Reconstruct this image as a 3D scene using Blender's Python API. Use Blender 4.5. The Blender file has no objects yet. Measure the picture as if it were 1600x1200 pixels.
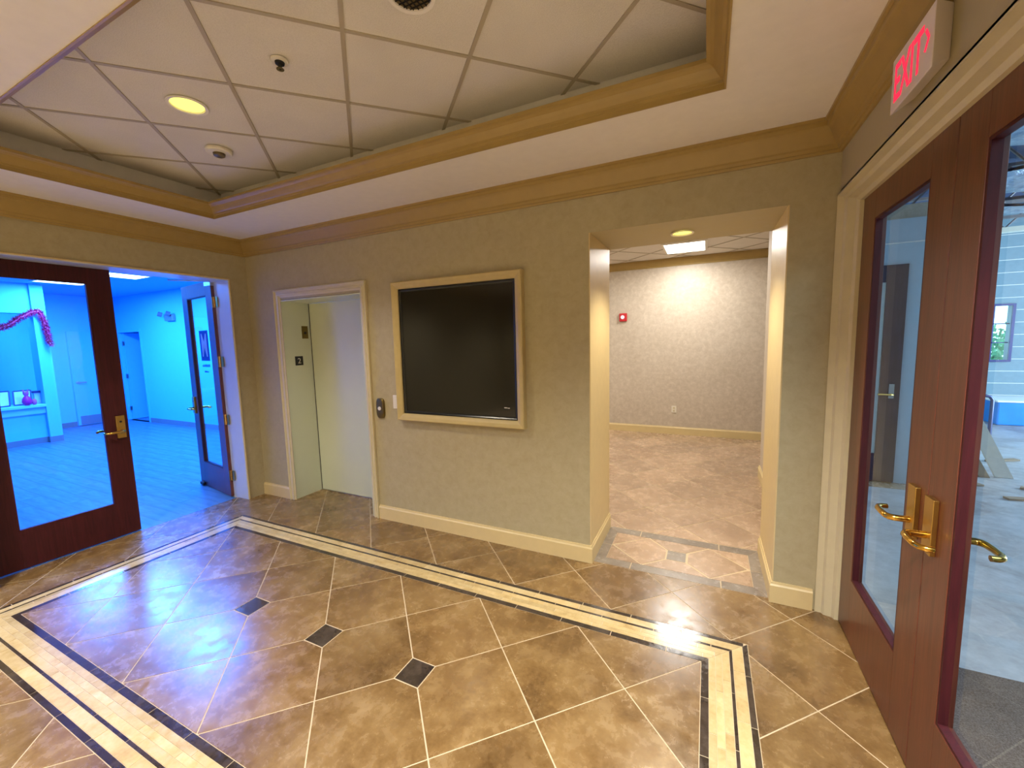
import bpy, bmesh, math, random
from mathutils import Vector, Matrix
random.seed(7)
sc = bpy.context.scene
C = sc.collection
S = 1.14                      # calibrated units -> metres
# ------------------------------------------------------------------ camera
YAW, PITCH, ROLL, FPX = 0.4463, 0.1056, -0.0251, 638.22
CAM = Vector((4.0838, -2.5809, 1.5027)) * S
fw = Vector((-math.sin(YAW)*math.cos(PITCH), math.cos(YAW)*math.cos(PITCH), -math.sin(PITCH)))
rt = Vector((math.cos(YAW), math.sin(YAW), 0)); up = rt.cross(fw)
r2 = math.cos(ROLL)*rt + math.sin(ROLL)*up
u2 = -math.sin(ROLL)*rt + math.cos(ROLL)*up
cd = bpy.data.cameras.new('camera'); cam = bpy.data.objects.new('camera', cd); C.objects.link(cam)
m = Matrix((r2, u2, -fw)).transposed().to_4x4(); m.translation = CAM
cam.matrix_world = m
cd.sensor_width = 36; cd.sensor_fit = 'HORIZONTAL'; cd.lens = FPX/1600*36
cd.clip_start = 0.02; cd.clip_end = 200
sc.camera = cam
# ------------------------------------------------------------------ world, exposure, large lights
sc.view_settings.view_transform = 'Standard'; sc.view_settings.look = 'None'
sc.view_settings.gamma = 1.0; sc.view_settings.use_curve_mapping = False
sc.view_settings.exposure = 0.34
wd = bpy.data.worlds.new('daylight'); sc.world = wd; wd.use_nodes = True
wn = wd.node_tree.nodes; wn.clear()
wo = wn.new('ShaderNodeOutputWorld'); wb = wn.new('ShaderNodeBackground')
wb.inputs[0].default_value = (0.50, 0.85, 1.0, 1); wb.inputs[1].default_value = 2.6
wd.node_tree.links.new(wb.outputs[0], wo.inputs[0])

def area(name, loc, size, power, col, rot=(0, 0, 0)):
    l = bpy.data.lights.new(name, 'AREA'); l.shape = 'RECTANGLE'; l.size = size[0]*S; l.size_y = size[1]*S
    l.energy = power; l.color = col
    o = bpy.data.objects.new(name, l); o.location = Vector(loc)*S; o.rotation_euler = rot; C.objects.link(o)
    return o
def spot(name, loc, power, col, ang=120, blend=.6, rad=.05):
    l = bpy.data.lights.new(name, 'SPOT'); l.energy = power; l.color = col; l.spot_size = math.radians(ang)
    l.spot_blend = blend; l.shadow_soft_size = rad
    o = bpy.data.objects.new(name, l); o.location = Vector(loc)*S; C.objects.link(o); return o

WARM = (1.0, .90, .72); NEUT = (1.0, .965, .92); BLUE = (.040, .225, 1.0)
# lobby: unseen fill spots added to brighten the hall, then the lit cans
for cx_, cy_, pw_ in ((.9, -2.5, 220), (2.5, -2.7, 25), (4.3, -2.25, 500), (1.2, -4.7, 270), (3.4, -4.8, 270)):
    spot('hall_fill_spot', (cx_, cy_, 2.49), pw_, NEUT, 136, .8, .09)
spot('tray_can_light', (1.64, -1.26, 2.73), 95, WARM, 118, .6, .08)
spot('opening_can_light', (3.925, .30, 2.15), 95, WARM, 125)
# corridor beyond the opening
area('corridor_troffer_and_fill', (3.79, 3.3, 2.615), (.46, .6), 34, (1, .95, .88))
area('corridor_troffer_and_fill', (1.9, 1.9, 2.615), (.9, .9), 52, (1, .95, .88))  # fill lamp added out of view, no fixture built for it
# office beyond the left doors
area('office_troffer_and_fill', (-5.2, .36, 2.6), (.4, .5), 190, BLUE)
area('office_troffer_and_fill', (-3.8, .53, 2.6), (.4, .5), 190, BLUE)
area('office_troffer_and_fill', (-2.0, .4, 2.6), (.6, .6), 230, BLUE)  # unseen fill added nearer the doors, without a troffer
area('office_troffer_and_fill', (-6.7, -.6, 2.6), (.5, .9), 100, BLUE)  # added fill over the reception, has no fixture
area('office_troffer_and_fill', (-3.0, -1.6, 2.6), (.6, .6), 150, BLUE)  # another added office fill with no panel above it
area('office_corridor_light', (-7.4, 2.6, 2.5), (.5, .5), 45, BLUE)
# unfinished space beyond the right doors: added lamps stand in for daylight, no windows behind them
area('east_daylight_fill', (11.6, 3.6, 1.6), (1.8, 2.4), 700, (.52, .78, 1.0), (0, math.radians(90), 0))
area('overhead_daylight_fill', (6.4, -1.6, 2.8), (1.6, 1.6), 70, (.50, .76, 1.0))  # added lamp facing down to brighten the near part, not a window

# ------------------------------------------------------------------ material helpers
def lin(r, g, b):
    f = lambda c: (c/255/12.92) if c/255 <= .04045 else ((c/255+.055)/1.055)**2.4
    return (f(r), f(g), f(b), 1)
MATS = {}
class NT:
    def __init__(s, name):
        s.m = bpy.data.materials.new(name); s.m.use_nodes = True; s.t = s.m.node_tree; s.n = s.t.nodes; s.n.clear()
        s.out = s.n.new('ShaderNodeOutputMaterial'); MATS[name] = s.m
    def node(s, t, **k):
        x = s.n.new(t)
        for a, b in k.items(): setattr(x, a, b)
        return x
    def link(s, a, b): s.t.links.new(a, b)
    def coords(s, rnd=False):
        tc = s.node('ShaderNodeTexCoord')
        if not rnd: return tc.outputs['Object']
        oi = s.node('ShaderNodeObjectInfo'); mu = s.node('ShaderNodeMath', operation='MULTIPLY'); mu.inputs[1].default_value = 37
        s.link(oi.outputs['Random'], mu.inputs[0])
        ad = s.node('ShaderNodeVectorMath', operation='ADD'); s.link(tc.outputs['Object'], ad.inputs[0]); s.link(mu.outputs[0], ad.inputs[1])
        s.rnd = oi.outputs['Random']
        return ad.outputs[0]
    def noise(s, vec, scale, detail=5, rough=.55, dist=0.0):
        x = s.node('ShaderNodeTexNoise'); x.inputs['Scale'].default_value = scale; x.inputs['Detail'].default_value = detail
        x.inputs['Roughness'].default_value = rough; x.inputs['Distortion'].default_value = dist
        s.link(vec, x.inputs['Vector']); return x.outputs['Fac']
    def ramp(s, fac, stops):
        r = s.node('ShaderNodeValToRGB'); e = r.color_ramp.elements
        while len(e) < len(stops): e.new(.5)
        for i, (p, c) in enumerate(stops): e[i].position = p; e[i].color = c
        s.link(fac, r.inputs[0]); return r.outputs[0]
    def mix(s, fac, a, b, mode='MIX'):
        x = s.node('ShaderNodeMix', data_type='RGBA', blend_type=mode)
        for inp, v in ((x.inputs[0], fac), (x.inputs[6], a), (x.inputs[7], b)):
            if isinstance(v, (float, int, tuple)): inp.default_value = v
            else: s.link(v, inp)
        return x.outputs[2]
    def bsdf(s, col, rough=.5, metal=0, bump=None, bstr=.2, spec=.5, bdist=.01, **kw):
        p = s.node('ShaderNodeBsdfPrincipled')
        for nm, v in (('Base Color', col), ('Roughness', rough), ('Metallic', metal), ('Specular IOR Level', spec)):
            if isinstance(v, (float, int, tuple)): p.inputs[nm].default_value = v
            else: s.link(v, p.inputs[nm])
        for k, v in kw.items(): p.inputs[k.replace('_', ' ')].default_value = v
        if bump is not None:
            b = s.node('ShaderNodeBump'); b.inputs['Strength'].default_value = bstr; b.inputs['Distance'].default_value = bdist
            s.link(bump, b.inputs['Height']); s.link(b.outputs[0], p.inputs['Normal'])
        s.link(p.outputs[0], s.out.inputs[0]); s.p = p; return s.m
def plain(name, col, rough=.5, metal=0, var=.04, scale=14, bstr=.05, spec=.5, **kw):
    n = NT(name); v = n.coords(); f = n.noise(v, scale)
    c = n.ramp(f, [(.25, tuple(x*(1-var*2) for x in col[:3])+(1,)), (.75, tuple(min(1, x*(1+var*2)) for x in col[:3])+(1,))])
    return n.bsdf(c, rough, metal, f, bstr, spec, **kw)
def emis(name, col, st):
    n = NT(name); e = n.node('ShaderNodeEmission'); e.inputs[0].default_value = col; e.inputs[1].default_value = st
    n.link(e.outputs[0], n.out.inputs[0]); return n.m
def suede(name, a, b, c, r0=.42, r1=.7, spec=.35):
    n = NT(name); v = n.coords()
    f1 = n.noise(v, 1.6, 4, .6); f2 = n.noise(v, 15, 7, .72, .4)
    base = n.ramp(f2, [(.34, a), (.5, b), (.68, c)])
    col = n.mix(.22, base, n.ramp(f1, [(.3, a), (.7, c)]))
    rr = n.node('ShaderNodeMapRange'); rr.inputs[1].default_value = .35; rr.inputs[2].default_value = .65
    rr.inputs[3].default_value = r0; rr.inputs[4].default_value = r1; n.link(f2, rr.inputs[0])
    return n.bsdf(col, rr.outputs[0], 0, f2, .07, spec)
suede('suede_wallpaper', lin(169, 156, 121), lin(176, 164, 130), lin(183, 172, 138))
suede('corridor_wallpaper', lin(182, 168, 148), lin(194, 181, 163), lin(210, 198, 181), .32, .6, .5)
plain('cream_trim', lin(214, 192, 140), .38, var=.02)
plain('crown_paint', lin(164, 137, 78), .38, var=.025)
plain('casing_paint', lin(206, 194, 158), .38, var=.02)
plain('soffit_paint', lin(232, 226, 218), .6, var=.015)
plain('frame_gold', lin(194, 174, 120), .36, var=.03)
plain('elevator_paint', lin(212, 218, 192), .22, var=.01, scale=3)
def acoustic():
    n = NT('acoustic_tile'); v = n.coords(True); f = n.noise(v, 190, 3, .7); g = n.noise(v, 3, 2)
    c = n.ramp(g, [(.3, lin(222, 216, 206)), (.7, lin(230, 224, 214))]); c = n.mix(.18, c, n.ramp(f, [(.35, lin(176, 168, 152)), (.6, lin(236, 230, 220))]))
    n.bsdf(c, .85, 0, f, .35, .2)
acoustic()
plain('grid_metal', lin(176, 164, 142), .5, var=.01)
def tile(name, cols, rough=(.17, .33), spec=.8, grain=1.0):
    n = NT(name); v = n.coords(True)
    f1 = n.noise(v, 2.6*grain, 6, .62, .5); f2 = n.noise(v, 12*grain, 6, .7, .3); f3 = n.noise(v, 55, 3, .6)
    mx = n.node('ShaderNodeMix', data_type='FLOAT'); mx.inputs[0].default_value = .38; n.link(f1, mx.inputs[2]); n.link(f2, mx.inputs[3])
    c = n.ramp(mx.outputs[0], [(.36, cols[0]), (.46, cols[1]), (.55, cols[2]), (.66, cols[3])])
    hs = n.node('ShaderNodeHueSaturation'); mr = n.node('ShaderNodeMapRange'); mr.inputs[3].default_value = .86; mr.inputs[4].default_value = 1.12
    n.link(n.rnd, mr.inputs[0]); n.link(mr.outputs[0], hs.inputs['Value']); n.link(c, hs.inputs['Color'])
    c2 = n.mix(.12, hs.outputs[0], n.ramp(f3, [(.35, cols[0]), (.65, cols[3])]))
    rr = n.node('ShaderNodeMapRange'); rr.inputs[1].default_value = .35; rr.inputs[2].default_value = .65
    rr.inputs[3].default_value = rough[0]; rr.inputs[4].default_value = rough[1]; n.link(f2, rr.inputs[0])
    n.bsdf(c2, rr.outputs[0], 0, mx.outputs[0], .10, spec, bdist=.004)
tile('stone_tile', [lin(92, 66, 34), lin(120, 90, 50), lin(140, 110, 66), lin(164, 135, 92)])
tile('corridor_stone', [lin(156, 128, 102), lin(170, 142, 115), lin(182, 154, 126), lin(196, 168, 140)])
tile('cream_stone', [lin(184, 156, 102), lin(200, 174, 120), lin(210, 186, 134), lin(218, 198, 148)], (.12, .26), grain=2)
tile('dark_stone', [lin(40, 32, 26), lin(54, 44, 36), lin(66, 55, 46), lin(82, 70, 60)], (.08, .2), grain=2)
tile('threshold_stone', [lin(120, 108, 96), lin(134, 122, 110), lin(144, 133, 120), lin(156, 146, 132)], (.15, .3), grain=2)
plain('grout', lin(206, 186, 152), .8, var=.03, scale=60)
def wood(name, a, b, rough=.3, sc_=(1, 18, 1), spec=.5):
    n = NT(name); v = n.coords(); mp = n.node('ShaderNodeMapping'); mp.inputs['Scale'].default_value = sc_; n.link(v, mp.inputs[0])
    f = n.noise(mp.outputs[0], 3.2, 6, .6, .8)
    c = n.ramp(f, [(.3, a), (.7, b)]); n.bsdf(c, rough, 0, f, .05, spec)
wood('mahogany', lin(84, 38, 24), lin(112, 56, 36), .34, (18, 18, 1.2), .8)
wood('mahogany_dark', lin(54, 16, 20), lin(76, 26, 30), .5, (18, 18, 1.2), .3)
wood('dark_oak_door', lin(38, 32, 46), lin(56, 48, 66), .45, (14, 14, 1.2))
def vinyl():
    n = NT('blue_lit_vinyl'); v = n.coords(); mp = n.node('ShaderNodeMapping'); mp.inputs['Scale'].default_value = (1.2, 9, 1); n.link(v, mp.inputs[0])
    f = n.noise(mp.outputs[0], 2.2, 6, .6, .6); c = n.ramp(f, [(.3, lin(66, 100, 122)), (.7, lin(100, 138, 160))]); n.bsdf(c, .32, 0, f, .05)  # grey vinyl with the blue office light put into its colour
vinyl()
def concrete():
    n = NT('concrete'); v = n.coords(); f = n.noise(v, 1.1, 6, .65, .6); g = n.noise(v, 9, 6, .7)
    c = n.ramp(f, [(.34, lin(136, 128, 124)), (.5, lin(172, 172, 176)), (.7, lin(190, 192, 198))]); c = n.mix(.25, c, n.ramp(g, [(.35, lin(110, 104, 100)), (.65, lin(205, 205, 205))]))
    n.bsdf(c, .42, 0, g, .2)
concrete()
def dark_speckled_floor():
    n = NT('dark_speckle'); v = n.coords(); f = n.noise(v, 160, 3, .7); g = n.noise(v, 4, 3)
    c = n.ramp(f, [(.35, lin(74, 66, 62)), (.62, lin(122, 112, 106))]); c = n.mix(.2, c, n.ramp(g, [(.3, lin(80, 72, 68)), (.7, lin(110, 102, 98))])); n.bsdf(c, .95, 0, f, .6, .1)
dark_speckled_floor()
plain('polished_brass', lin(222, 178, 84), .16, 1.0, var=.02, scale=30)
plain('satin_brass', lin(196, 162, 90), .32, 1.0, var=.03, scale=30)
plain('antique_brass', lin(120, 104, 60), .36, .85, var=.05, scale=30)
plain('satin_nickel', lin(190, 190, 186), .3, 1.0, var=.02)
plain('black_glass', lin(9, 9, 9), .13, 0, var=.1, scale=3, bstr=0)
plain('screen_bezel', lin(24, 26, 28), .25, 0, var=.05)
plain('white_plastic', lin(226, 220, 204), .35, var=.01)
plain('sign_plastic', lin(226, 214, 206), .4, var=.01)
plain('dark_plate', lin(34, 32, 30), .4, var=.02)
plain('red_plastic', lin(190, 30, 40), .35, var=.02)
plain('dark_slot', lin(20, 18, 16), .6)
plain('rubber', lin(22, 22, 24), .7)
plain('blue_lit_office_paint', lin(96, 200, 236), .55, var=.01)  # blue of the office lamps tinted into the wall colour
plain('blue_lit_ceiling_paint', lin(90, 176, 216), .8, var=.01)  # ceiling colour carries the blue lamp tint too
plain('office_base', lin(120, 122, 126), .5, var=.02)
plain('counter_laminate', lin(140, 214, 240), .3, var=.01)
plain('kick_plate', lin(150, 154, 160), .3, .6, var=.02)
plain('dark_blue_print', lin(8, 44, 150), .5, var=.02)
plain('black_frame', lin(30, 44, 90), .4, var=.02)
plain('frame_paper', lin(205, 215, 225), .5, var=.03)
plain('jamb_paint', lin(200, 204, 204), .35, var=.01)
plain('drywall', lin(176, 190, 200), .7, var=.02)
plain('far_board', lin(122, 146, 158), .7, var=.03)
plain('gypsum_board', lin(206, 200, 190), .75, var=.03)
plain('brown_paper', lin(150, 130, 108), .8, var=.08, scale=6)
plain('steel_joist', lin(128, 122, 124), .5, .4, var=.05)
plain('window_frame_paint', lin(28, 34, 110), .4, var=.02)
plain('blue_wrap', lin(8, 140, 230), .3, var=.06, scale=4)
plain('white_sheet', lin(240, 244, 246), .6, var=.02)
plain('galvanised_tube', lin(90, 96, 130), .35, .7, var=.03)
plain('roof_deck', lin(70, 84, 120), .6, .2, var=.05)
plain('foliage', lin(90, 150, 120), .7, var=.3, scale=5)
plain('unlit_reflector', lin(120, 104, 70), .35, .5, var=.05, scale=20)
def foil():
    n = NT('foil_facing'); v = n.coords(); f = n.noise(v, 6, 6, .7, 1.2)
    c = n.ramp(f, [(.3, lin(120, 140, 170)), (.7, lin(225, 232, 240))]); n.bsdf(c, .28, .85, f, 1.0, bdist=.05)
foil()
def ribbed():
    n = NT('tinsel_red'); v = n.coords(); f = n.noise(v, 60, 3, .6)
    c = n.ramp(f, [(.35, lin(170, 10, 60)), (.6, lin(255, 60, 120)), (.75, lin(255, 220, 230))]); p = n.bsdf(c, .35, .2, f, .8)
    n.p.inputs['Emission Strength'].default_value = 0
ribbed()
def glass(name, tint, refl=.09):
    n = NT(name); tr = n.node('ShaderNodeBsdfTransparent'); tr.inputs[0].default_value = tint
    gl = n.node('ShaderNodeBsdfGlossy'); gl.inputs['Roughness'].default_value = .02
    fr = n.node('ShaderNodeFresnel'); fr.inputs[0].default_value = 1.5
    ge = n.node('ShaderNodeNewGeometry'); sb = n.node('ShaderNodeMath', operation='SUBTRACT'); sb.inputs[0].default_value = 1
    n.link(ge.outputs['Backfacing'], sb.inputs[1]); mu = n.node('ShaderNodeMath', operation='MULTIPLY')
    n.link(fr.outputs[0], mu.inputs[0]); n.link(sb.outputs[0], mu.inputs[1])
    mx = n.node('ShaderNodeMixShader'); n.link(mu.outputs[0], mx.inputs[0]); n.link(tr.outputs[0], mx.inputs[1]); n.link(gl.outputs[0], mx.inputs[2])
    n.link(mx.outputs[0], n.out.inputs[0])
glass('clear_glass', (.96, .98, .98, 1))
emis('can_glow', (1.0, .86, .16, 1), 1.6)
emis('troffer_white', (1.0, .98, .95, 1), 6)
emis('troffer_blue', (.55, .85, 1.0, 1), 6)
emis('exit_red', (1.0, .03, .07, 1), 1.1)
emis('strobe_lens', (1.0, .9, .9, 1), .9)
plain('pink_bag', lin(235, 20, 130), .4, var=.05)
plain('pink_tissue', lin(235, 90, 150), .6, var=.08)

# ------------------------------------------------------------------ mesh helpers (all coordinates in calibrated units)
class B:
    def __init__(s): s.v = []; s.f = []
    def quad(s, pts):
        i = len(s.v); s.v += [tuple(p) for p in pts]; s.f.append(tuple(range(i, i+len(pts)))); return s
    def box(s, x0, x1, y0, y1, z0, z1):
        x0, x1 = sorted((x0, x1)); y0, y1 = sorted((y0, y1)); z0, z1 = sorted((z0, z1)); i = len(s.v)
        s.v += [(x0,y0,z0),(x1,y0,z0),(x1,y1,z0),(x0,y1,z0),(x0,y0,z1),(x1,y0,z1),(x1,y1,z1),(x0,y1,z1)]
        s.f += [tuple(i+k for k in q) for q in ((3,2,1,0),(4,5,6,7),(0,1,5,4),(1,2,6,5),(2,3,7,6),(3,0,4,7))]; return s
    def obox(s, c, ax, ay, az):   # centre and three half-axis vectors
        c, ax, ay, az = map(Vector, (c, ax, ay, az)); i = len(s.v)
        for sz in (-1, 1):
            for sx, sy in ((-1,-1),(1,-1),(1,1),(-1,1)): s.v.append(tuple(c+ax*sx+ay*sy+az*sz))
        s.f += [tuple(i+k for k in q) for q in ((3,2,1,0),(4,5,6,7),(0,1,5,4),(1,2,6,5),(2,3,7,6),(3,0,4,7))]; return s
    def prism(s, poly, z0, z1):   # poly CCW in xy
        n = len(poly); i = len(s.v)
        s.v += [(p[0],p[1],z0) for p in poly]+[(p[0],p[1],z1) for p in poly]
        s.f.append(tuple(i+k for k in reversed(range(n)))); s.f.append(tuple(i+n+k for k in range(n)))
        for k in range(n): s.f.append((i+k, i+(k+1)%n, i+n+(k+1)%n, i+n+k))
        return s
    def tube(s, path, r, seg=10, cap=True):
        P = [Vector(p) for p in path]; rs = r if isinstance(r, (list, tuple)) else [r]*len(P); rings = []
        ref = None
        for k, p in enumerate(P):
            t = (P[min(k+1, len(P)-1)]-P[max(k-1, 0)]).normalized()
            if ref is None: ref = t.orthogonal().normalized()
            ref = (ref-t*ref.dot(t)).normalized(); b = t.cross(ref); i = len(s.v)
            for a in range(seg):
                an = 2*math.pi*a/seg; s.v.append(tuple(p+(ref*math.cos(an)+b*math.sin(an))*rs[k]))
            rings.append(i)
        for a, b_ in zip(rings, rings[1:]):
            for k in range(seg): s.f.append((a+k, a+(k+1)%seg, b_+(k+1)%seg, b_+k))
        if cap: s.f.append(tuple(reversed(range(rings[0], rings[0]+seg)))); s.f.append(tuple(range(rings[-1], rings[-1]+seg)))
        return s
    def lathe(s, c, prof, seg=28, axis='z'):   # prof list of (r, h)
        i0 = len(s.v)
        for r, h in prof:
            for a in range(seg):
                an = 2*math.pi*a/seg; d = (r*math.cos(an), r*math.sin(an), h)
                if axis == 'y': d = (d[0], d[2], d[1])
                if axis == 'x': d = (d[2], d[0], d[1])
                s.v.append((c[0]+d[0], c[1]+d[1], c[2]+d[2]))
        for k in range(len(prof)-1):
            for a in range(seg): s.f.append((i0+k*seg+a, i0+k*seg+(a+1)%seg, i0+(k+1)*seg+(a+1)%seg, i0+(k+1)*seg+a))
        s.f.append(tuple(i0+a for a in reversed(range(seg)))); e = i0+(len(prof)-1)*seg; s.f.append(tuple(e+a for a in range(seg)))
        return s
    def sweep(s, path, prof, O, U, V, N, closed=False, capends=True):
        # path: (u,v) points; prof: (w,t): w along left normal of the path, t along N
        O, U, V, N = map(Vector, (O, U, V, N)); P = [Vector(p) for p in path]; n = len(P); rings = []
        def nrm(a, b): d = (b-a).normalized(); return Vector((-d.y, d.x))
        for k in range(n):
            if closed: n1 = nrm(P[k-1], P[k]); n2 = nrm(P[k], P[(k+1)%n])
            else:
                n1 = nrm(P[max(k-1,0)], P[max(k,1)]) if k else nrm(P[0], P[1]); n2 = nrm(P[k], P[k+1]) if k < n-1 else n1
            mt = (n1+n2)/(1+n1.dot(n2)); i = len(s.v)
            for w, t in prof:
                q = P[k]+mt*w; s.v.append(tuple(O+U*q.x+V*q.y+N*t))
            rings.append(i)
        m_ = len(prof); prs = list(zip(rings, rings[1:]))+([(rings[-1], rings[0])] if closed else [])
        for a, b in prs:
            for k in range(m_): s.f.append((a+k, a+(k+1)%m_, b+(k+1)%m_, b+k))
        if not closed and capends: s.f.append(tuple(range(rings[0], rings[0]+m_))); s.f.append(tuple(reversed(range(rings[-1], rings[-1]+m_))))
        return s
    def build(s, name, mat, parent=None, org=None, bev=0, smooth=False, **props):
        xs = [v[0] for v in s.v]; ys = [v[1] for v in s.v]; zs = [v[2] for v in s.v]
        if org is None: org = ((min(xs)+max(xs))/2, (min(ys)+max(ys))/2, min(zs))
        po = Vector((0, 0, 0))
        p = parent
        while p is not None: po += p.location; p = p.parent
        o3 = Vector(org)
        me = bpy.data.meshes.new(name); me.from_pydata([((v[0]-o3.x)*S, (v[1]-o3.y)*S, (v[2]-o3.z)*S) for v in s.v], [], s.f)
        bm = bmesh.new(); bm.from_mesh(me); bmesh.ops.recalc_face_normals(bm, faces=bm.faces); bm.to_mesh(me); bm.free()
        me.materials.append(MATS[mat])
        if smooth:
            for pl in me.polygons: pl.use_smooth = True
            me.set_sharp_from_angle(angle=math.radians(38))
        ob = bpy.data.objects.new(name, me); C.objects.link(ob); ob.location = o3*S-po
        if parent is not None: ob.parent = parent
        if bev:
            md = ob.modifiers.new('bevel', 'BEVEL'); md.width = bev*S; md.segments = 2; md.limit_method = 'ANGLE'
        for k, v in props.items(): ob[k] = v
        return ob
def thing(name, loc, **props):
    o = bpy.data.objects.new(name, None); C.objects.link(o); o.location = Vector(loc)*S; o.empty_display_size = .05
    for k, v in props.items(): o[k] = v
    return o
def text_obj(txt, name, mat, parent, O, U, V, N, size, ext=.002, cx=True, sx=1.0, bold=0.0):
    cu = bpy.data.curves.new('t', 'FONT'); cu.body = txt; cu.size = 1; cu.extrude = .001; cu.offset = bold
    ob = bpy.data.objects.new('t', cu); C.objects.link(ob); dg = bpy.context.evaluated_depsgraph_get()
    me = bpy.data.meshes.new_from_object(ob.evaluated_get(dg)); vs = [v.co.copy() for v in me.vertices]; fs = [tuple(p.vertices) for p in me.polygons]
    bpy.data.objects.remove(ob); bpy.data.curves.remove(cu)
    x0 = min(v.x for v in vs); x1 = max(v.x for v in vs); y0 = min(v.y for v in vs); y1 = max(v.y for v in vs)
    k = size/(y1-y0); O, U, V, N = map(Vector, (O, U, V, N)); b = B()
    for v in vs: b.v.append(tuple(O+U*((v.x-(x0+x1)/2)*k*sx)+V*((v.y-(y0+y1)/2)*k)+N*(ext if v.z > 0 else 0)))
    b.f = fs; bpy.data.meshes.remove(me)
    return b.build(name, mat, parent)

W, H, HT = 4.6544, 2.512, 2.75
P = .4195; R2 = math.sqrt(.5)
# ------------------------------------------------------------------ polygon clipping for diagonal tiles
def clip(poly, a, b, c):     # keep a*x+b*y<=c
    out = []
    for i in range(len(poly)):
        p, q = poly[i], poly[(i+1) % len(poly)]; dp = a*p[0]+b*p[1]-c; dq = a*q[0]+b*q[1]-c
        if dp <= 0: out.append(p)
        if dp*dq < 0: t = dp/(dp-dq); out.append((p[0]+(q[0]-p[0])*t, p[1]+(q[1]-p[1])*t))
    return out
def clip_rect(poly, r):
    for a, b, c in ((-1, 0, -r[0]), (1, 0, r[1]), (0, -1, -r[2]), (0, 1, r[3])):
        poly = clip(poly, a, b, c)
        if len(poly) < 3: return []
    return poly
def parea(p): return abs(sum(p[i][0]*p[(i+1)%len(p)][1]-p[(i+1)%len(p)][0]*p[i][1] for i in range(len(p))))/2
def diag_cells(d0, e0, pitch, gap, bounds):
    g = gap/2
    ext = [(x+y)*R2 for x in bounds[:2] for y in bounds[2:]]; ext2 = [(x-y)*R2 for x in bounds[:2] for y in bounds[2:]]
    for i in range(int((min(ext)-d0)//pitch)-1, int((max(ext)-d0)//pitch)+2):
        for j in range(int((min(ext2)-e0)//pitch)-1, int((max(ext2)-e0)//pitch)+2):
            a0, a1, b0, b1 = d0+i*pitch+g, d0+(i+1)*pitch-g, e0+j*pitch+g, e0+(j+1)*pitch-g
            yield [((a+b)*R2, (a-b)*R2) for a, b in ((a0, b0), (a0, b1), (a1, b1), (a1, b0))][::-1]
def ccw(p):
    return p if sum(p[i][0]*p[(i+1)%len(p)][1]-p[(i+1)%len(p)][0]*p[i][1] for i in range(len(p))) > 0 else p[::-1]

# ================================================================== FLOOR
floor = B().box(-.0, 4.78, -5.4, 4.2, -.12, -.0015).build('floor', 'grout', org=(2.3, -1.2, 0), kind='structure',
        label='brown diagonal stone tile lobby floor with cream and dark inlaid border', category='floor')
cx0, cy0 = 2.313, -1.229
ri = (cx0-3*P*2*R2, cx0+3*P*2*R2, cy0-P*2*R2, cy0+P*2*R2)     # inner field
bw = .2; ro = (ri[0]-bw, ri[1]+bw, ri[2]-bw, ri[3]+bw)
g = .0058
def put_tile(polys, name='tile', mat='stone_tile', z=0.0):
    polys = [ccw(p) for p in polys if len(p) >= 3 and parea(p) > 2e-5]
    if not polys: return None
    b = B()
    for p in polys: b.prism(p, -.006, z)
    return b.build(name, mat, floor)
# inner field with three accent diamonds on its centre line
dh = .067
acc = [(cx0-2*P*R2, cy0), (cx0, cy0), (cx0+2*P*R2, cy0)]
inner = (ri[0]+g/2, ri[1]-g/2, ri[2]+g/2, ri[3]-g/2)
for cell in diag_cells((cx0+cy0)*R2, (cx0-cy0)*R2, P, g, inner):
    p = clip_rect(cell, inner)
    for ax, ay in acc:
        if p and min(abs(q[0]-ax)+abs(q[1]-ay) for q in p) < .03:
            mx = sum(q[0] for q in p)/len(p)-ax; my = sum(q[1] for q in p)/len(p)-ay
            if abs(mx) > abs(my): k = math.copysign(1, mx); p = clip(p, -k, 0, -(k*ax+dh+g*.3))
            else: k = math.copysign(1, my); p = clip(p, 0, -k, -(k*ay+dh+g*.3))
    if p: put_tile([p])
for ax, ay in acc:   # axis-aligned dark squares seen as diamonds
    put_tile([[(ax-dh+.004, ay-dh+.004), (ax+dh-.004, ay-dh+.004), (ax+dh-.004, ay+dh-.004), (ax-dh+.004, ay+dh-.004)]], 'accent_tile', 'dark_stone')
# outer field
regs = [(0, 4.78, ro[3]+g/2, .0), (0, ro[0]-g/2, -3.1, ro[3]+g/2), (ro[1]+g/2, 4.78, -3.1, ro[3]+g/2), (ro[0]-g/2, ro[1]+g/2, -3.1, ro[2]-g/2)]
regs[0] = (0.0, 4.78, ro[3]+g/2, .018)
for cell in diag_cells(1.426, 2.457, .4178, g, (-.05, 4.8, -3.1, .02)):
    put_tile([clip_rect(cell, r) for r in regs])
put_tile([clip_rect(c, (.455, 1.47, .02, .30)) for c in []])
for cell in diag_cells(1.426, 2.457, .4178, g, (.455, 1.47, .018, .30)):
    put_tile([clip_rect(cell, (.455, 1.47, .018, .298))])
# corridor floor beyond the opening
for cell in diag_cells(3.753, .975, .4178, .0095, (1.5, 4.78, .59, 4.1)):
    put_tile([clip_rect(cell, (1.5, 4.61, .594, 2.4)), clip_rect(cell, (1.5, 4.78, 2.4, 4.1))], 'tile', 'corridor_stone')
# left doorway strip (stone runs to the office vinyl)
for cell in diag_cells(1.426, 2.457, .4178, g, (-.25, 0, -1.8, -.17)):
    put_tile([clip_rect(cell, (-.16, -.0, -1.78, -.175))])
B().box(-.24, 0, -1.79, -.17, -.12, -.0015).build('grout_bed', 'grout', floor)
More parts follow.
